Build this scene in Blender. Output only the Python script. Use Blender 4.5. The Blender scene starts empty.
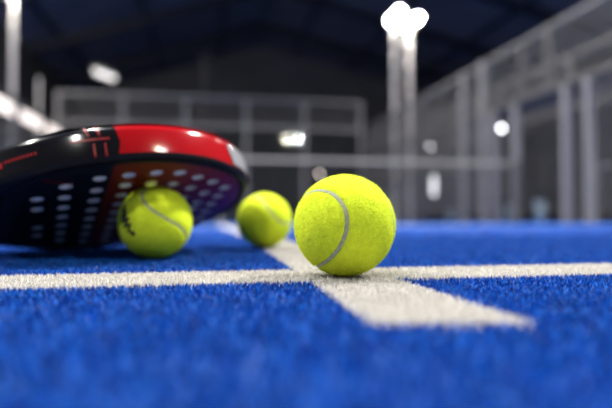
import bpy, bmesh, math, random
import numpy as np
from mathutils import Vector, Matrix

random.seed(4)
rng = np.random.default_rng(4)
scene = bpy.context.scene
COL = scene.collection

# ------------------------------------------------------------------ camera, world, exposure
# world frame: origin on the crossing of the service line and the centre line, +y towards the net
YAW = math.radians(9.77)
CAM = Vector((-0.0926, -0.354, 0.040))
cam_data = bpy.data.cameras.new('camera')
cam_data.sensor_width = 36.0
cam_data.lens = 31.76
cam_data.clip_start = 0.01
cam_data.clip_end = 200
cam_data.dof.use_dof = True
cam_data.dof.focus_distance = 0.334
cam_data.dof.aperture_fstop = 3.35
cam_data.dof.aperture_blades = 0
cam = bpy.data.objects.new('camera', cam_data)
COL.objects.link(cam)
cam.location = CAM
cam.rotation_euler = (math.radians(90 + 1.114), 0, -YAW)
scene.camera = cam

world = bpy.data.worlds.new('world')
scene.world = world
world.use_nodes = True
world.node_tree.nodes['Background'].inputs[0].default_value = (0.70, 0.70, 0.74, 1)
world.node_tree.nodes['Background'].inputs[1].default_value = 0.10

scene.view_settings.view_transform = 'Standard'
scene.view_settings.look = 'None'
scene.view_settings.gamma = 1.0
scene.view_settings.use_curve_mapping = False
scene.view_settings.exposure = -0.60


# The hall's floodlights that stand outside the frame.
def flood(name, loc, target, power, size, color=(1.0, 0.97, 0.92), spread=180):
    d = bpy.data.lights.new(name, 'AREA')
    d.shape = 'DISK'
    d.size = size
    d.energy = power
    d.color = color
    d.spread = math.radians(spread)
    o = bpy.data.objects.new(name, d)
    COL.objects.link(o)
    o.location = loc
    o.rotation_euler = (Vector(target) - Vector(loc)).to_track_quat('-Z', 'Y').to_euler()
    return o


flood('floodlight_right_mast', (5.2, 1.7, 6.0), (0, 0.2, 0), 1000, 0.22)
flood('floodlight_right_mast', (5.2, 2.3, 6.0), (0, 0.2, 0), 1000, 0.22)
flood('floodlight_left_mast', (-5.2, 0.9, 6.0), (0, 0.2, 0), 400, 0.22)
flood('floodlight_left_mast', (-5.2, 1.5, 6.0), (0, 0.2, 0), 400, 0.22)
flood('floodlight_ceiling', (-1.9, 1.55, 7.2), (-0.1, 0.2, 0), 800, 0.5)
flood('floodlight_behind_right', (5.62, -5.5, 6.0), (0, 0, 0), 190, 0.15, (1.0, 0.95, 0.72))
flood('floodlight_behind_right', (6.46, -5.5, 6.0), (0, 0, 0), 260, 0.15, (0.93, 0.97, 1.0))
flood('floodlight_behind_left', (-3.0, -5.5, 6.0), (0, 0, 0), 340, 0.5)
flood('floodlight_far_half', (0.5, 11.0, 7.5), (1.2, 7.0, 0), 1500, 0.8)
flood('floodlight_next_court', (9.0, 9.0, 7.5), (8.0, 9.5, 0), 250, 1.2)
flood('floodlight_left_hall', (-6.0, 14.0, 7.0), (-6.5, 20, 0), 300, 1.2)


# ------------------------------------------------------------------ helpers
def M(name, color, rough=0.5, metal=0.0, spec=0.5, noise=0.0, nscale=20, bump=0.0, bscale=60, coat=0.0):
    m = bpy.data.materials.new(name)
    m.use_nodes = True
    nt = m.node_tree
    b = nt.nodes['Principled BSDF']
    b.inputs['Base Color'].default_value = (*color, 1)
    b.inputs['Roughness'].default_value = rough
    b.inputs['Metallic'].default_value = metal
    b.inputs['Specular IOR Level'].default_value = spec
    b.inputs['Coat Weight'].default_value = coat
    b.inputs['Coat Roughness'].default_value = 0.08
    tc = nt.nodes.new('ShaderNodeTexCoord')
    if noise > 0:
        n = nt.nodes.new('ShaderNodeTexNoise')
        n.inputs['Scale'].default_value = nscale
        n.inputs['Detail'].default_value = 4
        nt.links.new(tc.outputs['Object'], n.inputs['Vector'])
        r = nt.nodes.new('ShaderNodeValToRGB')
        r.color_ramp.elements[0].position = 0.3
        r.color_ramp.elements[1].position = 0.7
        r.color_ramp.elements[0].color = (*[c * (1 - noise) for c in color], 1)
        r.color_ramp.elements[1].color = (*[min(1, c * (1 + noise)) for c in color], 1)
        nt.links.new(n.outputs['Fac'], r.inputs['Fac'])
        nt.links.new(r.outputs['Color'], b.inputs['Base Color'])
    if bump > 0:
        n2 = nt.nodes.new('ShaderNodeTexNoise')
        n2.inputs['Scale'].default_value = bscale
        n2.inputs['Detail'].default_value = 4
        nt.links.new(tc.outputs['Object'], n2.inputs['Vector'])
        bp = nt.nodes.new('ShaderNodeBump')
        bp.inputs['Strength'].default_value = bump
        bp.inputs['Distance'].default_value = 0.002
        nt.links.new(n2.outputs['Fac'], bp.inputs['Height'])
        nt.links.new(bp.outputs['Normal'], b.inputs['Normal'])
    return m


def M_emit(name, color, strength):
    m = bpy.data.materials.new(name)
    m.use_nodes = True
    b = m.node_tree.nodes['Principled BSDF']
    b.inputs['Base Color'].default_value = (0.8, 0.8, 0.8, 1)
    b.inputs['Emission Color'].default_value = (*color, 1)
    b.inputs['Emission Strength'].default_value = strength
    return m


def M_blades(name, dark, mid, light, rough=0.6, spec=0.25):
    m = bpy.data.materials.new(name)
    m.use_nodes = True
    nt = m.node_tree
    b = nt.nodes['Principled BSDF']
    b.inputs['Roughness'].default_value = rough
    b.inputs['Specular IOR Level'].default_value = spec
    g = nt.nodes.new('ShaderNodeNewGeometry')
    r = nt.nodes.new('ShaderNodeValToRGB')
    r.color_ramp.elements[0].color = (*dark, 1)
    r.color_ramp.elements[1].color = (*light, 1)
    e = r.color_ramp.elements.new(0.55)
    e.color = (*mid, 1)
    nt.links.new(g.outputs['Random Per Island'], r.inputs['Fac'])
    nt.links.new(r.outputs['Color'], b.inputs['Base Color'])
    return m


class MB:
    """collects simple shapes into one mesh"""

    def __init__(self):
        self.bm = bmesh.new()

    def box(self, c, s, rz=0.0, bevel=0.0, rot=None):
        r = bmesh.ops.create_cube(self.bm, size=1.0)
        vs = r['verts']
        mat = Matrix.Translation(c) @ (rot.to_4x4() if rot else Matrix.Rotation(rz, 4, 'Z')) @ Matrix.Diagonal((*s, 1))
        bmesh.ops.transform(self.bm, matrix=mat, verts=vs)
        if bevel > 0:
            es = list({e for v in vs for e in v.link_edges})
            bmesh.ops.bevel(self.bm, geom=es, offset=bevel, segments=2, affect='EDGES')
        return self

    def cyl(self, p0, p1, r0, r1=None, seg=12):
        p0, p1 = Vector(p0), Vector(p1)
        r1 = r0 if r1 is None else r1
        d = p1 - p0
        q = d.to_track_quat('Z', 'Y').to_matrix().to_4x4()
        r = bmesh.ops.create_cone(self.bm, cap_ends=True, segments=seg, radius1=r0, radius2=r1, depth=d.length)
        bmesh.ops.transform(self.bm, matrix=Matrix.Translation((p0 + p1) / 2) @ q, verts=r['verts'])
        return self

    def build(self, name, mat, parent=None, smooth=False):
        me = bpy.data.meshes.new(name)
        self.bm.to_mesh(me)
        self.bm.free()
        return link(name, me, mat, parent, smooth)


def link(name, me, mat=None, parent=None, smooth=False):
    if mat is not None and not me.materials:
        me.materials.append(mat)
    if smooth:
        me.polygons.foreach_set('use_smooth', [True] * len(me.polygons))
    o = bpy.data.objects.new(name, me)
    COL.objects.link(o)
    if parent is not None:
        o.parent = parent
    return o


def raw_mesh(name, V, F, mat, parent=None, smooth=False):
    me = bpy.data.meshes.new(name)
    V = np.asarray(V, dtype=np.float32)
    F = np.asarray(F, dtype=np.int32)
    me.vertices.add(len(V))
    me.vertices.foreach_set('co', V.ravel())
    k = F.shape[1]
    me.loops.add(F.size)
    me.loops.foreach_set('vertex_index', F.ravel())
    me.polygons.add(len(F))
    me.polygons.foreach_set('loop_start', np.arange(0, F.size, k, dtype=np.int32))
    me.polygons.foreach_set('loop_total', np.full(len(F), k, dtype=np.int32))
    me.update(calc_edges=True)
    me.validate()
    return link(name, me, mat, parent, smooth)


def thing(name, label, cat, loc=(0, 0, 0), rz=0.0, group=None):
    o = bpy.data.objects.new(name, None)
    o.empty_display_size = 0.05
    COL.objects.link(o)
    o.location = loc
    o.rotation_euler = (0, 0, rz)
    return tag(o, label, cat, group)


def tag(o, label=None, cat=None, group=None, kind=None):
    if label: o['label'] = label
    if cat: o['category'] = cat
    if group: o['group'] = group
    if kind: o['kind'] = kind
    return o


def structure(o, label=None):
    o['kind'] = 'structure'
    if label: o['label'] = label
    return o


# ------------------------------------------------------------------ materials
m_turf_base = M('blue_turf_backing', (0.004, 0.078, 0.37), 0.65, noise=0.22, nscale=90, bump=0.6, bscale=260)
m_line_base = M('white_turf_backing', (0.66, 0.65, 0.60), 0.8, noise=0.10, nscale=120, bump=0.5, bscale=260)
m_blue = M_blades('blue_turf_fibre', (0.001, 0.020, 0.13), (0.001, 0.072, 0.395), (0.008, 0.20, 0.78), 0.5, 0.24)
m_white = M_blades('white_turf_fibre', (0.56, 0.54, 0.515), (0.63, 0.61, 0.585), (0.70, 0.68, 0.655))
m_ceiling = M('dark_ceiling_sheet', (0.24, 0.24, 0.275), 0.7, noise=0.2, nscale=0.6)
m_beam = M('dark_roof_steel', (0.02, 0.022, 0.034), 0.5)
m_hallwall = M('grey_hall_wall', (0.075, 0.073, 0.070), 0.8, noise=0.15, nscale=0.7)
m_darkwall = M('dark_hall_wall', (0.18, 0.172, 0.165), 0.8, noise=0.15, nscale=0.7)
m_steel = M('grey_powder_coated_steel', (0.115, 0.108, 0.102), 0.5, metal=0.1, noise=0.08, nscale=8)
m_pale_steel = M('pale_steel', (0.31, 0.295, 0.285), 0.5, metal=0.1, noise=0.06, nscale=8)
m_mast = M('pale_mast_paint', (0.75, 0.71, 0.67), 0.45, noise=0.05, nscale=5)
m_wire = M('galvanised_wire', (0.18, 0.172, 0.164), 0.6, metal=0.0)
m_blue_beam = M('blue_grey_beam', (0.06, 0.06, 0.07), 0.7)
m_housing = M('black_lamp_housing', (0.02, 0.02, 0.02), 0.4)
m_lens = M_emit('lamp_lens', (1.0, 0.97, 0.93), 800)
m_panel = M_emit('warm_light_panel', (1.0, 0.86, 0.76), 2.2)
m_net = M('black_net_cord', (0.02, 0.02, 0.022), 0.7)
m_tape = M('white_net_tape', (0.32, 0.30, 0.27), 0.7, noise=0.06, nscale=10)

m_glass = bpy.data.materials.new('clear_court_glass')
m_glass.use_nodes = True
_nt = m_glass.node_tree
_nt.nodes.remove(_nt.nodes['Principled BSDF'])
_tr = _nt.nodes.new('ShaderNodeBsdfTransparent')
_tr.inputs[0].default_value = (0.90, 0.93, 0.93, 1)
_gl = _nt.nodes.new('ShaderNodeBsdfGlossy')
_gl.inputs['Roughness'].default_value = 0.04
_fr = _nt.nodes.new('ShaderNodeFresnel')
_fr.inputs[0].default_value = 1.45
_mx = _nt.nodes.new('ShaderNodeMixShader')
_nt.links.new(_fr.outputs[0], _mx.inputs[0])
_nt.links.new(_tr.outputs[0], _mx.inputs[1])
_nt.links.new(_gl.outputs[0], _mx.inputs[2])
_nt.links.new(_mx.outputs[0], _nt.nodes['Material Output'].inputs[0])

# ------------------------------------------------------------------ setting: floor, lines, hall
LH = 0.0335            # half width of the service line
CL0, CL1 = -0.0340, 0.0225   # edges of the centre line
SK = 0.024             # the service line is laid very slightly askew


def sy(x):
    return SK * (x + 0.2)


STUB = -0.158          # the centre line runs on a little past the service line
PILE = 0.0042          # length of the turf pile below the tips (tips at z = 0)

# the court falls slightly (1.6 %) away from the service line, for drainage
Y0, FALL = 0.60, 0.016


def gz(y):
    return -FALL * (min(max(y, Y0), 20.0) - Y0)


def ground_sheet(b, x0, x1, ys, top, thick):
    prev = None
    for y in ys:
        z = gz(y) + top
        ring = [b.bm.verts.new(v) for v in ((x0, y, z), (x1, y, z), (x1, y, z - thick), (x0, y, z - thick))]
        if prev:
            for i in range(4):
                b.bm.faces.new((prev[i], prev[(i + 1) % 4], ring[(i + 1) % 4], ring[i]))
        else:
            b.bm.faces.new(ring[::-1])
        prev = ring
    b.bm.faces.new(prev)
    bmesh.ops.recalc_face_normals(b.bm, faces=b.bm.faces)
    return b


structure(ground_sheet(MB(), -15, 25, (-7, Y0, 20, 35), -0.004, 0.1).build('floor', m_turf_base), 'blue artificial turf court floor')
structure(MB().box((0, sy(0), -0.0039), (10.0, 2 * LH, 0.0012), rz=math.atan(SK)).build('trim_1', m_line_base), 'white service line crossing the blue court')
_b = MB()
ground_sheet(_b, CL0, CL1, (LH + 0.006, Y0, 6.95), -0.0033, 0.0012)
_v = []
for _z in (-0.0045, -0.0033):
    for _x, _y in ((CL0, STUB), (CL1 + 0.004, STUB - 0.010), (CL1, -LH + 0.004), (CL0, -LH + 0.004)):
        _v.append(_b.bm.verts.new((_x, _y, _z)))
for _f in ((3, 2, 1, 0), (4, 5, 6, 7), (0, 1, 5, 4), (1, 2, 6, 5), (2, 3, 7, 6), (3, 0, 4, 7)):
    _b.bm.faces.new([_v[k] for k in _f])
structure(_b.build('trim_2', m_line_base), 'white centre line running towards the net')

# ceiling, gable shaped, ridge along the hall
HX0, HX1, HY0, HY1 = -7.9, 17.0, -7.0, 33.0
RX, RZ, EZ = 2.6, 10.6, 7.2


def roof(x0, x1, z0, z1, name):
    b = MB()
    for z_off in (0,):
        V = [(x0, HY0, z0), (x1, HY0, z1), (x1, HY1, z1), (x0, HY1, z0)]
        vs = [b.bm.verts.new(v) for v in V] + [b.bm.verts.new((v[0], v[1], v[2] + 0.15)) for v in V]
        for f in ((0, 1, 2, 3), (7, 6, 5, 4), (0, 4, 5, 1), (1, 5, 6, 2), (2, 6, 7, 3), (3, 7, 4, 0)):
            b.bm.faces.new([vs[i] for i in f])
    return structure(b.build(name, m_ceiling), 'dark sheeted hall roof')


roof(HX0, RX, EZ, RZ, 'ceiling')
roof(RX, HX1, RZ, EZ, 'ceiling')
for i, y in enumerate((4, 9, 14, 19, 24, 29)):
    b = MB()
    for x0, x1, z0, z1 in ((HX0, RX, EZ, RZ), (RX, HX1, RZ, EZ)):
        a, c = Vector((x0, y, z0 - 0.22)), Vector((x1, y, z1 - 0.22))
        rot = (c - a).to_track_quat('X', 'Z').to_matrix()
        b.box((a + c) / 2, ((c - a).length, 0.18, 0.34), rot=rot)
    structure(b.build('trim_%d' % (3 + i), m_beam), 'dark roof rafter under the hall ceiling')
for i, x in enumerate((-6.5, -3.0, 0.4, 4.8, 8.3, 12.0)):
    z = EZ + (RZ - EZ) * ((x - HX0) / (RX - HX0) if x < RX else (HX1 - x) / (HX1 - RX))
    structure(MB().box((x, (HY0 + HY1) / 2, z - 0.08), (0.12, HY1 - HY0, 0.14)).build('trim_%d' % (9 + i), m_beam), 'dark roof purlin running along the hall')

structure(MB().box(((HX0 + HX1) / 2, HY1 + 0.1, 5.05), (HX1 - HX0, 0.2, 11.1)).build('wall_back', m_darkwall), 'dark grey end wall of the hall')
structure(MB().box((HX0 - 0.1, (HY0 + HY1) / 2, EZ / 2 - 0.25), (0.2, HY1 - HY0, EZ + 0.5)).build('wall_left', m_hallwall), 'grey left side wall of the hall')
structure(MB().box((HX1 + 0.1, (HY0 + HY1) / 2, EZ / 2 - 0.25), (0.2, HY1 - HY0, EZ + 0.5)).build('wall_right', m_darkwall), 'dark right side wall of the hall')

# ------------------------------------------------------------------ fences round the court
def mesh_bm(p0, p1, z0, z1, step=0.05, w=0.004):
    """welded wire panel between two points on plan"""
    b = MB()
    p0, p1 = Vector((*p0, 0)), Vector((*p1, 0))
    d = p1 - p0
    L = d.length
    rz = math.atan2(d.y, d.x)
    n = max(1, int(L / step))
    for i in range(n + 1):
        p = p0 + d * (i / n)
        b.box((p.x, p.y, (z0 + z1) / 2), (w, w, z1 - z0), rz)
    n = max(1, int((z1 - z0) / step))
    m = (p0 + p1) / 2
    for i in range(n + 1):
        b.box((m.x, m.y, z0 + (z1 - z0) * i / n), (L, w, w), rz)
    return b


BY = 17.95        # back of the court
CX = 5.0          # half width of the court
fence = thing('back_fence', 'far glass and wire end fence with grey posts across the court', 'fence', (0, BY, 0))
xs = [-5, -3, -1, 1, 3, 5]
for i, x in enumerate(xs):
    MB().box((x, 0, 2.0 + gz(BY) / 2), (0.10, 0.10, 4.0 - gz(BY)), bevel=0.008).build('post', m_pale_steel, fence)
for z in (3.0, 3.95):
    MB().box((0, 0, z), (10.0, 0.07, 0.08)).build('rail', m_pale_steel, fence)
for i in range(5):
    MB().box((xs[i] + 1.0, -0.02, 1.36), (1.88, 0.012, 3.20)).build('glass_panel', m_glass, fence)
    mesh_bm((xs[i] + .05, 0.02), (xs[i + 1] - .05, 0.02), 3.04, 3.91).build('mesh_panel', m_wire, fence)

fence = thing('end_fence', 'second wire fence standing behind the far end fence', 'fence', (-1, 23.5, gz(23.5)))
for x in (-5.6, -3.2, -0.8, 1.6, 4.0, 6.4):
    MB().box((x, 0, 2.2), (0.11, 0.11, 4.4)).build('post', m_steel, fence)
for z in (1.4, 2.9, 4.35):
    MB().box((0.4, 0, z), (12.0, 0.07, 0.09)).build('rail', m_steel, fence)
for x in (-5.6, -3.2, -0.8, 1.6, 4.0):
    mesh_bm((x + .06, 0), (x + 2.34, 0), 0.1, 4.3, 0.10, 0.006).build('mesh_panel', m_wire, fence)

# right-hand side fence: low door jambs by the net, tall bays behind
fence = thing('side_fence', 'tall grey wire side fence receding along the right of the court', 'fence', (CX, 0, 0))
for y in (7.15, 7.85, 9.2, 10.0, 12.4, 14.0, 15.4, 16.6):
    b = MB()
    if y < 8:
        b.box((0, y, 2.45), (0.09, 0.09, 1.0))
    else:
        b.box((0, y, 1.48 + gz(y) / 2), (0.11, 0.11, 2.96 - gz(y)))
    b.build('post', m_pale_steel if y in (9.2, 10.0) else m_steel, fence)
for y in (6.28, 6.76, 8.1, 8.8, 4.5, 2.4):
    MB().box((0, y, 0.96 + gz(y) / 2), (0.10, 0.10, 1.92 - gz(y)), bevel=0.006).build('post', m_pale_steel, fence)
MB().box((0, 9.2, 2.92), (0.06, 16.6, 0.06)).build('rail', m_wire, fence)
MB().box((0, 5.1, 1.96), (0.08, 8.4, 0.08)).build('rail', m_steel, fence)
MB().box((0.12, 7.0, 1.84), (0.05, 5.6, 0.20)).build('door_header', m_blue_beam, fence)
for z in (1.0, 1.96):
    MB().box((0, 13.4, z), (0.07, 8.3, 0.07)).build('rail', m_steel, fence)
for y0, y1, z0, z1 in ((1.0, 4.5, 2.0, 2.9), (4.5, 7.15, 2.0, 2.9), (7.15, 9.2, 2.0, 2.9), (9.2, 12.4, 0.05, 2.9), (12.4, 14.8, 0.05, 2.9),
                       (14.8, 17.4, 0.05, 2.9), (2.4, 4.5, 0.05, 1.9), (4.5, 6.28, 0.05, 1.9)):
    mesh_bm((0, y0 + .05), (0, y1 - .05), z0, z1).build('mesh_panel', m_wire, fence)

# the next court's own fence a short way behind it
fence = thing('side_fence', "next court's wire fence standing just behind the right side fence", 'fence', (CX + 1.3, 0, 0))
for y in (6.0, 8.4, 10.8, 13.2, 15.6, 18.0):
    MB().box((0, y, 1.48 + gz(y) / 2), (0.10, 0.10, 2.96 - gz(y))).build('post', m_steel, fence)
for z in (1.96, 2.92):
    MB().box((0, 12.0, z), (0.07, 12.0, 0.08)).build('rail', m_steel, fence)
for y in (8.4, 10.8, 13.2, 15.6):
    mesh_bm((0, y + .05), (0, y + 2.35), 0.05, 2.9).build('mesh_panel', m_wire, fence)

# left-hand side fence
fence = thing('side_fence', 'grey wire side fence along the left of the court behind the racket', 'fence', (-CX, 0, 0))
for y in (10.4, 12.0, 14.4, 16.4):
    MB().box((0, y, 1.48 + gz(y) / 2), (0.09, 0.09, 2.96 - gz(y))).build('post', m_steel, fence)
for z in (1.0, 1.96, 2.92):
    MB().box((0, 13.9, z), (0.07, 7.4, 0.07)).build('rail', m_steel, fence)
for y0, y1 in ((10.4, 12.0), (12.0, 14.4), (14.4, 16.4)):
    mesh_bm((0, y0 + .05), (0, y1 - .05), 0.05, 2.9).build('mesh_panel', m_wire, fence)

# net
NY = 7.92
net = thing('padel_net', 'dark padel net with a pale top tape strung across the court', 'net', (0, NY, 0))
for s in (-1, 1):
    MB().cyl((4.9 * s, 0, gz(NY)), (4.9 * s, 0, 0.94), 0.04).build('post', m_steel, net)
b = MB()
for i in range(217):
    b.box((-4.86 + i * 0.045, 0, 0.38), (0.0028, 0.0028, 0.96))
for i in range(20):
    b.box((0, 0, -0.015 + i * 0.045), (9.72, 0.0028, 0.0028))
b.build('net_mesh', m_net, net)
MB().box((0, 0, 0.885), (9.76, 0.03, 0.048)).build('net_tape', m_tape, net)
MB().box((0, -0.006, 0.395), (0.05, 0.012, 0.92)).build('centre_strap', m_tape, net)
net2 = thing('padel_net', "next court's net seen past the right side fence", 'net', (11.3, NY, 0))
for s in (-1, 1):
    MB().cyl((4.9 * s, 0, gz(NY)), (4.9 * s, 0, 0.94), 0.04).build('post', m_steel, net2)
b = MB()
for i in range(109):
    b.box((-4.86 + i * 0.09, 0, 0.44), (0.004, 0.004, 0.84))
for i in range(10):
    b.box((0, 0, 0.03 + i * 0.09), (9.72, 0.004, 0.004))
b.build('net_mesh', m_net, net2)
MB().box((0, 0, 0.885), (9.76, 0.03, 0.06)).build('net_tape', m_tape, net2)


# ------------------------------------------------------------------ floodlight masts
def mast(x, y, h, label, lamps, r=0.075, lens_z=0.0):
    t = thing('floodlight_mast', label, 'floodlight', (x, y, gz(y)))
    h -= gz(y)
    MB().cyl((0, 0, 0), (0, 0, h), r, r * 0.85, 16).build('pole', m_mast, t)
    MB().box((0, 0, 0.01), (0.3, 0.3, 0.02)).build('base_plate', m_steel, t)
    MB().box((0, 0, h - 0.05), (max(0.3, 2 * max(abs(l[0]) for l in lamps)) if lamps else 0.3, 0.07, 0.07)).build('crossarm', m_steel, t)
    for dx, dz, w in lamps:
        rot = Matrix.Rotation(math.radians(62), 3, 'X')
        hs = MB().box((dx, -0.08, h + dz), (w, 0.09, 0.30), rot=rot).build('lamp_housing', m_housing, t)
        off = rot @ Vector((0, -0.05, 0))
        MB().box(Vector((dx, -0.08, h + dz)) + off, (w - 0.04, 0.012, 0.26), rot=rot).build('lamp_lens', m_lens, hs)
    return t


mast(5.22, 14.95, 5.85, 'pale floodlight mast with glaring lamps, left one of the close pair', [(-0.12, 0.0, 0.2), (0.10, 0.22, 0.2)])
mast(5.72, 15.05, 5.75, 'pale floodlight mast with one raised lamp, right one of the close pair', [(-0.16, 0.0, 0.2), (0.20, 0.20, 0.22)])
mast(-5.32, 14.95, 6.25, 'warm pale floodlight mast at the far left edge', [(-0.15, 0.0, 0.34), (0.2, 0.0, 0.34)], 0.07)
t = thing('slim_pole', 'slim unlit dark pole rising behind the far end fence', 'pole', (-0.42, 19.4, gz(19.4)))
MB().cyl((0, 0, 0), (0, 0, 6.1), 0.055, 0.045).build('pole', m_steel, t)
MB().box((0, 0, 6.1), (0.5, 0.08, 0.08)).build('crossarm', m_housing, t)

t = thing('short_pole', 'short pale square pole beyond the left side fence', 'pole', (-5.75, 18.6, gz(18.6)))
MB().box((0, 0, 2.4), (0.09, 0.09, 4.8)).build('pole', m_mast, t)
MB().box((0, 0, 4.83), (0.11, 0.11, 0.06)).build('cap', m_steel, t)

# hanging lamp under the ceiling
t = thing('hanging_lamp', 'bright lamp with a dark hood hanging under the dark ceiling', 'lamp', (-3.92, 19.8, 5.06))
MB().cyl((0, 0, 0.1), (0, 0, 2.9), 0.012).build('cord', m_housing, t)
rot = Matrix.Rotation(math.radians(18), 3, 'Y')
MB().box((0, 0, 0.09), (0.80, 0.40, 0.14), bevel=0.03, rot=rot).build('hood', m_housing, t)
MB().box((0, -0.06, -0.05), (0.74, 0.32, 0.14), bevel=0.03, rot=rot).build('lamp_lens', M_emit('hanging_lens', (1.0, 0.95, 0.92), 2.2), t)

# row of lit panels along the top of the left side fence
for i, (y0, y1, lab) in enumerate(((11.6, 13.72, 'nearest of the bright light panels on the left side fence'),
                                  (14.2, 16.0, 'middle one of the bright light panels on the left side fence'),
                                  (16.45, 17.75, 'farthest of the bright light panels on the left side fence'))):
    t = thing('light_panel', lab, 'light panel', (-CX + 0.09, (y0 + y1) / 2, 2.56), group='light panels on the left side fence')
    MB().box((0, 0, 0), (0.06, y1 - y0, 0.34), bevel=0.005).build('frame', m_housing, t)
    MB().box((0.035, 0, 0), (0.02, y1 - y0 - 0.04, 0.30)).build('diffuser', m_panel, t)


# small round lamps seen far away
def small_lamp(x, y, z, r, label, color, strength, hgt=None):
    t = thing('wall_lamp', label, 'lamp', (x, y, z))
    MB().cyl((0, 0.04, 0), (0, 0.10, 0), r * 1.2, r * 1.2, 16).build('backplate', m_housing, t)
    MB().cyl((0, 0.10, 0), (0, 0.6, 0), 0.012).build('bracket', m_housing, t)
    b = MB()
    if hgt:
        b.box((0, 0.0, 0), (2 * r, 0.08, hgt), bevel=0.01)
    else:
        r_ = bmesh.ops.create_uvsphere(b.bm, u_segments=16, v_segments=10, radius=r)
    b.build('lamp_globe', M_emit('lamp_glow', color, strength), t, smooth=not hgt)
    return t


# ------------------------------------------------------------------ turf pile
def blades(n_pts, xr, yr, dens_w, dens_len, tip, keep, seed):
    r = np.random.default_rng(seed)
    x = r.uniform(*xr, n_pts)
    y = r.uniform(*yr, n_pts)
    k = keep(x, y)
    x, y = x[k], y[k]
    n = len(x)
    az = r.uniform(0, 2 * np.pi, n)           # facing of the ribbon
    ln = r.uniform(0, 2 * np.pi, n)           # lean direction
    la = r.uniform(0.1, 1.0, n) * dens_len
    h = tip + r.normal(0, 0.0006, n) - (-PILE)
    w = dens_w * r.uniform(0.7, 1.2, n)
    dx, dy = np.cos(az) * w / 2, np.sin(az) * w / 2
    z0 = np.full(n, -PILE)
    mx, my = x + np.cos(ln) * la * 0.35, y + np.sin(ln) * la * 0.35
    tx, ty = x + np.cos(ln) * la, y + np.sin(ln) * la
    z0 = z0 - FALL * np.clip(y - Y0, 0, 19.4)
    V = np.empty((n, 5, 3))
    V[:, 0] = np.stack([x - dx, y - dy, z0], 1)
    V[:, 1] = np.stack([x + dx, y + dy, z0], 1)
    V[:, 2] = np.stack([mx + dx, my + dy, z0 + h * 0.72], 1)
    V[:, 3] = np.stack([mx - dx, my - dy, z0 + h * 0.72], 1)
    V[:, 4] = np.stack([tx, ty, z0 + h], 1)
    base = (np.arange(n) * 5)[:, None]
    T = np.concatenate([base + np.array([[0, 1, 2]]), base + np.array([[0, 2, 3]]), base + np.array([[3, 2, 4]])], 0)
    return V.reshape(-1, 3), T


jit = np.random.default_rng(11)


def in_line(x, y):
    jx = jit.normal(0, 0.0009, len(x))
    jy = jit.normal(0, 0.0009, len(x))
    a = np.abs(y + jy - SK * (x + 0.2)) < LH
    c = (x + jx > CL0) & (x + jx < CL1 + 0.032 * np.clip(-y - 0.03, 0, 1)) & (y + jy > STUB - 0.17 * (x - CL0))
    return a | c


def blue_keep(x, y):
    return ~in_line(x, y)


NX, NY0, NY1 = 0.85, -0.31, 0.62
V1, T1 = blades(1000000, (-NX, NX), (NY0, NY1), 0.0006, 0.0030, 0.0, blue_keep, 1)
V2, T2 = blades(110000, (-2.2, 2.6), (NY1, 2.6), 0.0035, 0.008, 0.0, blue_keep, 2)
V3, T3 = blades(40000, (NX, 2.2), (-0.3, NY1), 0.003, 0.008, 0.0, blue_keep, 3)
V4, T4 = blades(30000, (-1.8, -NX), (-0.3, NY1), 0.003, 0.008, 0.0, blue_keep, 4)

V5, T5 = blades(260000, (-1.6, 1.8), (-1.1, NY0), 0.0022, 0.005, 0.0, blue_keep, 9)


def cat(parts):
    Vs, Ts, o = [], [], 0
    for v, t_ in parts:
        Vs.append(v); Ts.append(t_ + o); o += len(v)
    return np.concatenate(Vs), np.concatenate(Ts)


o = raw_mesh('blue_turf', *cat([(V1, T1), (V2, T2), (V3, T3), (V4, T4), (V5, T5)]), m_blue)
tag(o, 'short bright blue artificial turf pile covering the court', 'turf', kind='stuff')
W1 = blades(1700000, (-NX, NX), (NY0, NY1), 0.0006, 0.0030, 0.0002, lambda x, y: in_line(x, y), 5)
W2 = blades(400000, (-2.2, 2.6), (NY1, 2.6), 0.0025, 0.006, 0.0002, lambda x, y: in_line(x, y), 6)
W3 = blades(60000, (NX, 2.2), (-0.02, 0.11), 0.002, 0.006, 0.0002, lambda x, y: in_line(x, y), 7)
W4 = blades(60000, (-1.8, -NX), (-0.09, 0.03), 0.002, 0.006, 0.0002, lambda x, y: in_line(x, y), 8)
o = raw_mesh('white_turf', *cat([W1, W2, W3, W4]), m_white)
tag(o, 'white turf pile of the two crossing court lines', 'turf', kind='stuff')

# ------------------------------------------------------------------ tennis balls
R0 = 0.0328
SB = 0.22
_t = np.linspace(0, 2 * np.pi, 720, endpoint=False)
_S = np.stack([(1 - SB) * np.cos(_t) + SB * np.cos(3 * _t), (1 - SB) * np.sin(_t) - SB * np.sin(3 * _t),
               2 * math.sqrt(SB * (1 - SB)) * np.sin(2 * _t)], 1)
_S /= np.linalg.norm(_S, axis=1)[:, None]

m_felt = M('yellow_felt', (0.77, 0.89, 0.034), 0.95, spec=0.1, noise=0.10, nscale=260, bump=0.3, bscale=500)
m_felt.node_tree.nodes['Principled BSDF'].inputs['Sheen Weight'].default_value = 0.25
m_felt.node_tree.nodes['Principled BSDF'].inputs['Sheen Tint'].default_value = (0.9, 1.0, 0.3, 1)
m_fuzz = M_blades('yellow_felt_fibre', (0.65, 0.76, 0.022), (0.78, 0.90, 0.036), (0.88, 0.97, 0.09), 0.9, 0.1)
m_seam = M('grey_rubber_seam', (0.36, 0.37, 0.27), 0.8, noise=0.12, nscale=300)
m_print = M('dark_print', (0.012, 0.016, 0.012), 0.7)


def seam_dist(D):
    out = np.empty(len(D))
    for i in range(0, len(D), 4000):
        out[i:i + 4000] = (D[i:i + 4000] @ _S.T).max(1)
    return np.arccos(np.clip(out, -1, 1)) * R0


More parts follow.
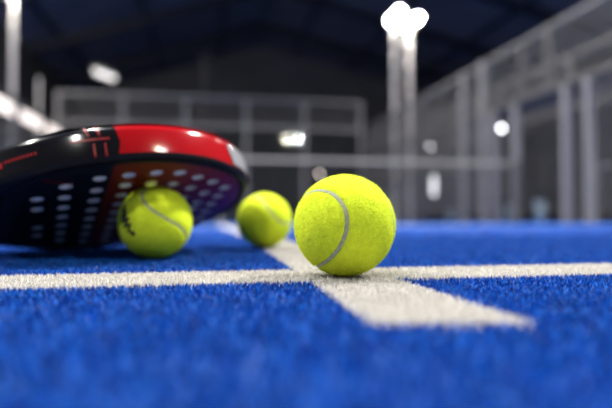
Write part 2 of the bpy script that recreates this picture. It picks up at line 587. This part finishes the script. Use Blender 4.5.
# core
bm = bmesh.new()
bmesh.ops.create_icosphere(bm, subdivisions=6, radius=1.0)
ball_me = bpy.data.meshes.new('tennis_ball')
bm.to_mesh(ball_me)
bm.free()
co = np.empty(len(ball_me.vertices) * 3, dtype=np.float32)
ball_me.vertices.foreach_get('co', co)
co = co.reshape(-1, 3).astype(float)
co /= np.linalg.norm(co, axis=1)[:, None]
sd = seam_dist(co)


def lump(D, freq, seed, n=26):
    r = np.random.default_rng(seed)
    out = np.zeros(len(D))
    for i in range(n):
        k = r.normal(size=3)
        k = k / np.linalg.norm(k) * freq * r.uniform(0.6, 1.5)
        out += np.sin(D @ k + r.uniform(0, 6.28))
    return out / math.sqrt(n)


rad = R0 + 0.00007 * lump(co, 24, 1) + 0.00004 * lump(co, 70, 2)
groove = np.clip((sd - 0.0012) / 0.0012, 0, 1)
rad = rad - 0.0008 * (1 - groove)
ball_me.vertices.foreach_set('co', (co * rad[:, None]).astype(np.float32).ravel())
ball_me.materials.append(m_felt)
ball_me.polygons.foreach_set('use_smooth', [True] * len(ball_me.polygons))

# seam ribbon
T = np.roll(_S, -1, 0) - np.roll(_S, 1, 0)
T /= np.linalg.norm(T, axis=1)[:, None]
B = np.cross(_S, T)
rows = []
for k, (wd, rr) in enumerate(((-0.0016, R0 - 0.0010), (-0.0011, R0 - 0.00034), (0, R0 - 0.00024), (0.0011, R0 - 0.00034), (0.0016, R0 - 0.0010))):
    P = _S * rr + B * wd
    rows.append(P)
SV = np.stack(rows, 1).reshape(-1, 3)
SF = []
n = len(_S)
for i in range(n):
    j = (i + 1) % n
    for k in range(4):
        SF.append((i * 5 + k, j * 5 + k, j * 5 + k + 1, i * 5 + k + 1))
_o = raw_mesh('seam', SV, SF, m_seam, None, True)
seam_me = _o.data
bpy.data.objects.remove(_o)

# fuzz
NF = 70000
D = rng.normal(size=(NF, 3))
D /= np.linalg.norm(D, axis=1)[:, None]
D = D[seam_dist(D) > 0.00135]
NF = len(D)
Q = rng.normal(size=(NF, 3))
Q -= (Q * D).sum(1)[:, None] * D
Q /= np.linalg.norm(Q, axis=1)[:, None]
S2 = np.cross(D, Q)
ln = (0.0007 + 0.0020 * rng.uniform(0, 1, NF) ** 2)[:, None]
up = rng.uniform(0.15, 0.75, NF)[:, None]
rt = D * (R0 - 0.0002)
w = 0.00007
p1 = rt + (D * up + Q * 0.5) * ln * 0.6
p2 = rt + D * up * ln * 0.75 + Q * ln * 0.95
FV = np.stack([rt - S2 * w, rt + S2 * w, p1 + S2 * w, p1 - S2 * w, p2], 1).reshape(-1, 3)
bs = (np.arange(NF) * 5)[:, None]
FT = np.concatenate([bs + np.array([[0, 1, 2]]), bs + np.array([[0, 2, 3]]), bs + np.array([[3, 2, 4]])], 0)
_o = raw_mesh('felt_fuzz', FV, FT, m_fuzz)
fuzz_me = _o.data
bpy.data.objects.remove(_o)

BALLS = [
    ((-0.0079, -0.0104, 0.0330), [[-0.7813, 0.5067, -0.3646], [-0.0746, 0.5041, 0.8604], [0.6197, 0.6994, -0.356]],
     'sharp yellow tennis ball on the crossing of the white lines'),
    ((-0.0315, 0.2971, 0.0330), [[0.9173, -0.1349, 0.3746], [0.1779, -0.7028, -0.6888], [0.3561, 0.6985, -0.6207]],
     'blurred yellow tennis ball on the centre line behind the sharp one'),
    ((-0.1443, 0.1548, 0.0330), [[-0.5325, 0.3473, 0.7719], [0.8463, 0.2294, 0.4807], [-0.0101, 0.9093, -0.4161]],
     'yellow tennis ball with a black mark under the racket'),
]
balls = []
for loc, Rm, lab in BALLS:
    o = bpy.data.objects.new('tennis_ball', ball_me)
    COL.objects.link(o)
    o.matrix_world = Matrix.Translation(loc) @ Matrix(Rm).to_4x4()
    tag(o, lab, 'tennis ball', 'tennis balls on the court')
    for nm, me in (('seam', seam_me), ('felt_fuzz', fuzz_me)):
        c = bpy.data.objects.new(nm, me)
        COL.objects.link(c)
        c.parent = o
        if nm == 'felt_fuzz':
            c['kind'] = 'stuff'
    balls.append(o)

# printed mark on the ball under the racket: a slanted script-like squiggle ending in a dot


def on_ball(ball_i, px, py):
    """point of the ball's surface at (right, up) offsets in mm seen from the front"""
    c = Vector(BALLS[ball_i][0])
    f_ = (CAM - c).normalized()
    r_ = Vector((0, 0, 1)).cross(f_).normalized()
    u_ = f_.cross(r_)
    x, y = px / 1000, py / 1000
    zz = math.sqrt(max(1e-8, 0.0333 ** 2 - x * x - y * y))
    return r_ * x + u_ * y + f_ * zz


Rinv = Matrix(BALLS[2][1]).transposed()
b = MB()
stroke = [(-25.0, 14.5), (-27.6, 9.0), (-25.0, 11.0), (-28.0, 4.0), (-23.5, 8.5), (-27.6, 0.0), (-22.0, 4.0), (-25.6, -4.0),
          (-20.6, -1.0), (-22.5, -8.0), (-20.0, -7.0)]
pts3 = []
for i in range(len(stroke) - 1):
    for k in range(6):
        s = k / 6
        pts3.append(Rinv @ on_ball(2, stroke[i][0] * (1 - s) + stroke[i + 1][0] * s, stroke[i][1] * (1 - s) + stroke[i + 1][1] * s))
for a_, c_ in zip(pts3[:-1], pts3[1:]):
    b.cyl(a_, c_, 0.00105, seg=6)
dot = Rinv @ on_ball(2, -18.6, -9.6)
b.cyl(dot * 0.985, dot * 1.012, 0.0021, seg=14)
b.build('printed_mark', m_print, balls[2])

# ------------------------------------------------------------------ padel racket
# local frame: x along the axis to the tip, y across, z = normal of the faces; the lower face is z = 0
nC = Vector((-0.22774485, 0.24045996, 0.94356308)).normalized()
e1 = (Vector((1, 0, 0)) - nC.x * nC).normalized()
e2 = nC.cross(e1)
ang = math.radians(25.5)
uC = e1 * math.cos(ang) + e2 * math.sin(ang)
tC = nC.cross(uC)
Rz = Matrix.Rotation(-YAW, 3, 'Z')
Rr = Rz @ Matrix((uC, tC, nC)).transposed()
loc = Rz @ Vector((-0.189, 0.548, 0.042)) + Vector((CAM.x, CAM.y, 0))
racket = thing('padel_racket', 'black and red padel racket lying tilted on a tennis ball', 'padel racket')
racket.matrix_world = Matrix.Translation(loc) @ Rr.to_4x4()
TH = 0.0335

half = [(0.1325, 0.0), (0.132, 0.012), (0.1295, 0.026), (0.123, 0.051), (0.109, 0.0765), (0.090, 0.097), (0.068, 0.114), (0.043, 0.126),
        (0.016, 0.132), (-0.012, 0.1325), (-0.040, 0.128), (-0.065, 0.118), (-0.088, 0.104), (-0.112, 0.083), (-0.136, 0.057),
        (-0.158, 0.033), (-0.176, 0.020), (-0.200, 0.0145)]


def spline_pts(P, n=8):
    out = []
    P = [Vector(p) for p in P]
    for i in range(len(P) - 1):
        p0 = P[i - 1] if i > 0 else Vector((P[1].x, -P[1].y))
        p1, p2 = P[i], P[i + 1]
        p3 = P[i + 2] if i + 2 < len(P) else P[i + 1]
        for k in range(n):
            s = k / n
            out.append(0.5 * ((2 * p1) + (p2 - p0) * s + (2 * p0 - 5 * p1 + 4 * p2 - p3) * s * s + (3 * p1 - p0 - 3 * p2 + p3) * s ** 3))
    out.append(P[-1])
    return out


hp = spline_pts(half)
outer = [Vector((p.x, p.y)) for p in hp] + [Vector((p.x, -p.y)) for p in reversed(hp[1:])]


def offset_poly(P, d):
    n = len(P)
    out = []
    for i in range(n):
        t_ = (P[(i + 1) % n] - P[i - 1]).normalized()
        nn = Vector((-t_.y, t_.x))
        out.append(P[i] + nn * d)
    return out


inner_half = [p for p in spline_pts([(0.1165, 0.0), (0.116, 0.012), (0.1135, 0.024), (0.107, 0.046), (0.095, 0.068), (0.079, 0.087), (0.059, 0.102),
              (0.037, 0.112), (0.014, 0.117), (-0.012, 0.1175), (-0.038, 0.113), (-0.060, 0.103), (-0.078, 0.086), (-0.092, 0.062), (-0.099, 0.036),
              (-0.101, 0.015), (-0.1015, 0.0)])]
inner_half = [p * 1.045 for p in inner_half]
inner = [Vector((p.x, p.y)) for p in inner_half] + [Vector((p.x, -p.y)) for p in reversed(inner_half[1:-1])]
heart_half = spline_pts([(-0.112, 0.0), (-0.112, 0.020), (-0.113, 0.040), (-0.120, 0.050), (-0.132, 0.040), (-0.148, 0.020), (-0.160, 0.006), (-0.162, 0.0)], 4)
heart = [Vector((p.x, p.y)) for p in heart_half] + [Vector((p.x, -p.y)) for p in reversed(heart_half[1:-1])]


def curve_plate(name, loops, half_t, bevel, zc):
    cu = bpy.data.curves.new(name, 'CURVE')
    cu.dimensions = '2D'
    cu.fill_mode = 'BOTH'
    cu.extrude = half_t - bevel
    cu.bevel_depth = bevel
    cu.bevel_resolution = 5
    cu.offset = -bevel
    for L in loops:
        s = cu.splines.new('POLY')
        s.points.add(len(L) - 1)
        for p, q in zip(s.points, L):
            p.co = (q[0], q[1], 0, 1)
        s.use_cyclic_u = True
    ob = bpy.data.objects.new(name, cu)
    COL.objects.link(ob)
    dg = bpy.context.evaluated_depsgraph_get()
    me = bpy.data.meshes.new_from_object(ob.evaluated_get(dg))
    bpy.data.objects.remove(ob)
    me.name = name
    me.transform(Matrix.Translation((0, 0, zc)))
    me.materials.clear()
    bm_ = bmesh.new()
    bm_.from_mesh(me)
    bmesh.ops.remove_doubles(bm_, verts=bm_.verts, dist=1e-6)
    bm_.to_mesh(me)
    bm_.free()
    return me


def racket_mat(name, build):
    m = bpy.data.materials.new(name)
    m.use_nodes = True
    nt = m.node_tree
    b_ = nt.nodes['Principled BSDF']
    tc = nt.nodes.new('ShaderNodeTexCoord')
    sp = nt.nodes.new('ShaderNodeSeparateXYZ')
    nt.links.new(tc.outputs['Object'], sp.inputs[0])

    def math_(op, a, b=None, c=None):
        nd = nt.nodes.new('ShaderNodeMath')
        nd.operation = op
        for i, v in enumerate((a, b, c)):
            if v is None: continue
            if isinstance(v, (int, float)): nd.inputs[i].default_value = v
            else: nt.links.new(v, nd.inputs[i])
        return nd.outputs[0]

    def mix(f, c1, c2):
        nd = nt.nodes.new('ShaderNodeMix')
        nd.data_type = 'RGBA'
        nt.links.new(f, nd.inputs[0])
        for i, v in ((6, c1), (7, c2)):
            if isinstance(v, tuple): nd.inputs[i].default_value = (*v, 1)
            else: nt.links.new(v, nd.inputs[i])
        return nd.outputs[2]
    build(nt, b_, sp.outputs, math_, mix)
    return m


BLACK = (0.006, 0.006, 0.008)
RED = (0.38, 0.005, 0.008)


def build_frame(nt, b_, xyz, mt, mix):
    x, y, z = xyz
    # chevron shaped border between the black throat half and the red tip half
    k = mt('ABSOLUTE', mt('SUBTRACT', z, 0.017))
    edge = mt('SUBTRACT', -0.0135, mt('MULTIPLY', k, 0.22))
    red = mt('GREATER_THAN', x, edge)
    side = mt('GREATER_THAN', z, 0.0065)
    f_ = mt('MULTIPLY', red, side)
    c = mix(f_, BLACK, RED)
    nt.links.new(c, b_.inputs['Base Color'])
    rg = mix(side, (0.5, 0.5, 0.5), (0.14, 0.14, 0.14))
    nt.links.new(rg, b_.inputs['Roughness'])
    sg = mix(side, (0.12, 0.12, 0.12), (0.5, 0.5, 0.5))
    nt.links.new(sg, b_.inputs['Specular IOR Level'])
    b_.inputs['Coat Weight'].default_value = 0.0
    b_.inputs['Coat Roughness'].default_value = 0.06


def build_face(nt, b_, xyz, mt, mix):
    x, y, z = xyz
    red = mt('GREATER_THAN', x, mt('ADD', -0.021, mt('MULTIPLY', mt('ABSOLUTE', y), 0.02)))
    nd = nt.nodes.new('ShaderNodeValToRGB')
    r = nd.color_ramp
    r.elements[0].position = 0.0
    r.elements[0].color = (0.15, 0.005, 0.005, 1)
    r.elements[1].position = 1.0
    r.elements[1].color = (0.08, 0.008, 0.14, 1)
    e = r.elements.new(0.30); e.color = (0.19, 0.026, 0.005, 1)
    e = r.elements.new(0.55); e.color = (0.15, 0.006, 0.035, 1)
    e = r.elements.new(0.80); e.color = (0.10, 0.006, 0.12, 1)
    t_ = mt('ADD', mt('MULTIPLY', mt('ADD', x, 0.02), 5.0), mt('MULTIPLY', mt('ADD', y, 0.1), 2.2))
    nt.links.new(t_, nd.inputs[0])
    c = mix(red, BLACK, nd.outputs[0])
    nt.links.new(c, b_.inputs['Base Color'])
    b_.inputs['Roughness'].default_value = 0.5
    b_.inputs['Specular IOR Level'].default_value = 0.15


m_frame = racket_mat('racket_frame_paint', build_frame)
m_face = racket_mat('racket_face_print', build_face)
m_hole = M('pale_hole_wall', (0.66, 0.65, 0.62), 0.6)
m_clear = M('silver_bumper', (0.30, 0.30, 0.32), 0.3, noise=0.3, nscale=90, coat=0.5)
m_redmark = M('red_print', (0.30, 0.006, 0.008), 0.35)

frame_me = curve_plate('frame', [outer, inner, heart], TH / 2, 0.0075, TH / 2)
fr = link('frame', frame_me, m_frame, racket, True)
try:
    frame_me.set_sharp_from_angle(angle=math.radians(40))
except Exception:
    pass

# holes of the hitting face (axis position, across positions) in millimetres
HR = 0.0056
rows_ = [(-75.5, (28, 55)), (-53.5, (0, 27, 54, 81)), (-28, (13.5, 40.5, 67, 95)), (-4.5, (0, 25, 50, 75, 99)), (18.5, (12.5, 37.5, 62.5, 75.5, 101)),
         (40, (0, 14.0, 42, 70, 98)), (60, (0, 28, 56, 84)), (79, (9, 38, 69)), (97, (0, 25, 50))]
rows_[4] = (18.5, (0, 25, 50, 75.5, 101))
rows_[5] = (40, (14, 42, 70.5, 98))
holes = []
for ux, ws in rows_:
    for wv in ws:
        for s in ((1,) if wv == 0 else (1, -1)):
            holes.append((ux / 1000, s * wv / 1000))
loops = [offset_poly(inner, 0.0012)]
ca = sum(inner[i].x * inner[(i + 1) % len(inner)].y - inner[(i + 1) % len(inner)].x * inner[i].y for i in range(len(inner)))
loops = [offset_poly(inner, -0.0012 if ca > 0 else 0.0012)]
for hx, hy in holes:
    loops.append([(hx + HR * math.cos(a_), hy + HR * math.sin(a_)) for a_ in np.linspace(0, 2 * math.pi, 24, endpoint=False)])
face_me = curve_plate('hitting_face', loops, TH / 2 - 0.0006, 0.0, TH / 2)
face_me.materials.append(m_face)
face_me.materials.append(m_hole)
mi = []
for p in face_me.polygons:
    c = p.center
    is_hole = abs(p.normal.z) < 0.5 and any((c.x - hx) ** 2 + (c.y - hy) ** 2 < (HR * 1.2) ** 2 for hx, hy in holes)
    mi.append(1 if is_hole else 0)
face_me.polygons.foreach_set('material_index', mi)
link('hitting_face', face_me, None, racket)

# position along the edge (near side is y < 0), counted from the tip
edge_pts = [Vector((p.x, -p.y)) for p in hp]
elen = [0.0]
for a_, c_ in zip(edge_pts[:-1], edge_pts[1:]):
    elen.append(elen[-1] + (c_ - a_).length)


def edge_at(x_or_s, by_x=False, side=-1):
    if by_x:
        for i in range(len(edge_pts) - 1):
            if edge_pts[i].x >= x_or_s >= edge_pts[i + 1].x and i > 2:
                s = elen[i] + (elen[i + 1] - elen[i]) * (edge_pts[i].x - x_or_s) / max(1e-9, edge_pts[i].x - edge_pts[i + 1].x)
                return edge_at(s, side=side)
    s = max(0, min(elen[-1] - 1e-6, x_or_s))
    i = int(np.searchsorted(elen, s, 'right')) - 1
    i = min(i, len(edge_pts) - 2)
    a_, c_ = edge_pts[i], edge_pts[i + 1]
    p = a_.lerp(c_, (s - elen[i]) / (elen[i + 1] - elen[i]))
    t_ = (c_ - a_).normalized()
    nn = Vector((t_.y, -t_.x))
    if nn.dot(p) < 0: nn = -nn
    if side > 0:
        return Vector((p.x, -p.y)), Vector((nn.x, -nn.y)), s
    return p, nn, s


BV = 0.0075


def rim_point(s, v, lift=0.0, side=-1):
    """v = height on the rim, 0..TH, following its rounded edges"""
    p, nn, _ = edge_at(s, side=side)
    d = 0.0
    nz, no = 0.0, 1.0
    if v < BV:
        k = (BV - v) / BV
        d = BV * (1 - math.sqrt(max(0, 1 - k * k))); nz = -k
    elif v > TH - BV:
        k = (v - (TH - BV)) / BV
        d = BV * (1 - math.sqrt(max(0, 1 - k * k))); nz = k
    no = math.sqrt(max(0, 1 - nz * nz))
    q = p - nn * d + nn * no * lift
    return Vector((q.x, q.y, v + nz * lift))


def rim_patch(name, mat, s0, s1, v0, v1, lift=0.0004, skew=0.0, ns=8, nv=6, side=-1, parent=None, b=None):
    own = b is None
    b = b or MB()
    grid = []
    for i in range(ns + 1):
        row = []
        for j in range(nv + 1):
            v = v0 + (v1 - v0) * j / nv
            s = s0 + (s1 - s0) * i / ns + skew * j / nv
            row.append(b.bm.verts.new(rim_point(s, v, lift, side)))
        grid.append(row)
    for i in range(ns):
        for j in range(nv):
            b.bm.faces.new((grid[i][j], grid[i + 1][j], grid[i + 1][j + 1], grid[i][j + 1]))
    if own:
        return b.build(name, mat, parent or racket, True)


def s_of(x):
    return edge_at(x, True)[2]


sb = s_of(-0.0145)
# red line-work beside the colour border
b = MB()
for ds in (0.010, 0.0185):
    rim_patch('', None, sb + ds, sb + ds + 0.0014, 0.005, 0.0165, b=b, ns=1)
    rim_patch('', None, sb + ds + 0.003, sb + ds + 0.0048, 0.0235, 0.0335, skew=0.0035, b=b, ns=1)
rim_patch('', None, sb + 0.007, sb + 0.036, 0.0195, 0.0212, b=b, ns=12, nv=1)
b.build('red_stripes', m_redmark, racket)
# red block and a row of tiny marks nearer the throat
b = MB()
rim_patch('', None, sb + 0.093, sb + 0.109, 0.0135, 0.0185, b=b, ns=6, nv=2)
for i in range(9):
    s0 = sb + 0.063 + i * 0.0032
    rim_patch('', None, s0, s0 + 0.0021, 0.0165, 0.0188, b=b, ns=1, nv=1)
b.build('red_marks', m_redmark, racket)
# clear-grey bumper wrapped round the tip
b = MB()
for sd_ in (-1, 1):
    rim_patch('', None, 0.0, 0.104 if sd_ < 0 else 0.09, 0.0075, 0.0265, skew=0.008, lift=0.0011, ns=24, nv=6, side=sd_, b=b)
b.build('tip_bumper', m_clear, racket, True)

# thin red line on the lower face near the throat
b = MB()
b.box((-0.062, -0.095, -0.0002), (0.020, 0.0008, 0.0004), rz=0.5)
b.box((-0.050, -0.086, -0.0002), (0.0008, 0.012, 0.0004), rz=0.2)
b.build('face_mark', m_redmark, racket)

# grip, butt cap and wrist cord
m_grip = M('black_grip_tape', (0.015, 0.015, 0.016), 0.8, bump=0.4, bscale=400)
bm = bmesh.new()
NSEG, NR = 20, 90
ring0 = None
for i in range(NR + 1):
    x = -0.195 - 0.125 * i / NR
    ring = []
    for j in range(NSEG):
        a_ = 2 * math.pi * j / NSEG
        wob = 1 + 0.035 * abs(((x * 38 + a_ / (2 * math.pi)) % 1) - 0.5) * 2
        ry, rz_ = 0.0155 * wob, 0.0178 * wob
        ring.append(bm.verts.new((x, ry * math.cos(a_), TH / 2 + rz_ * math.sin(a_))))
    if ring0:
        for j in range(NSEG):
            bm.faces.new((ring0[j], ring0[(j + 1) % NSEG], ring[(j + 1) % NSEG], ring[j]))
    ring0 = ring
me = bpy.data.meshes.new('grip')
bm.to_mesh(me)
bm.free()
link('grip', me, m_grip, racket, True)
MB().cyl((-0.318, 0, TH / 2), (-0.330, 0, TH / 2), 0.0195, 0.0215, 24).build('butt_cap', m_frame, racket)

# ------------------------------------------------------------------ far small lamps and boxes
small_lamp(5.25, 9.0, 1.66, 0.04, 'bright white round lamp just behind the right side fence', (0.97, 0.97, 1.0), 16)
small_lamp(7.85, 18.6, 2.56, 0.05, 'dim round lamp far behind the right side fence', (0.95, 0.95, 1.0), 18)
small_lamp(5.6, 13.0, 0.79, 0.04, 'tall narrow white light low behind the right side fence', (0.97, 0.97, 1.0), 5, 0.5)
small_lamp(3.72, 18.9, 1.5, 0.06, 'dim pinkish lamp behind the end fence above the sharp ball', (1.0, 0.80, 0.72), 12)


def tub(x, y, k, label):
    t = thing('plastic_tub', label, 'tub', (x, y, gz(y)), group='pale blue tubs beyond the right side fence')
    b = MB()
    r_ = bmesh.ops.create_cone(b.bm, cap_ends=True, segments=20, radius1=0.15 * k, radius2=0.20 * k, depth=0.44)
    bmesh.ops.translate(b.bm, verts=r_['verts'], vec=(0, 0, 0.22))
    b.build('body', m_tub, t, True)
    MB().cyl((0, 0, 0.44), (0, 0, 0.48), 0.22 * k, 0.22 * k, 20).build('lid', m_lid, t)


m_tub = M('pale_blue_plastic', (0.46, 0.60, 0.66), 0.5, noise=0.06)
m_lid = M('pale_lid_plastic', (0.50, 0.62, 0.66), 0.5)
tub(6.62, 9.9, 0.6, 'pale blue tub, nearest of three beyond the right side fence')
tub(6.95, 11.9, 0.9, 'pale blue tub, middle one of three beyond the right side fence')
tub(7.85, 16.7, 1.3, 'pale blue tub, farthest of three beyond the right side fence')
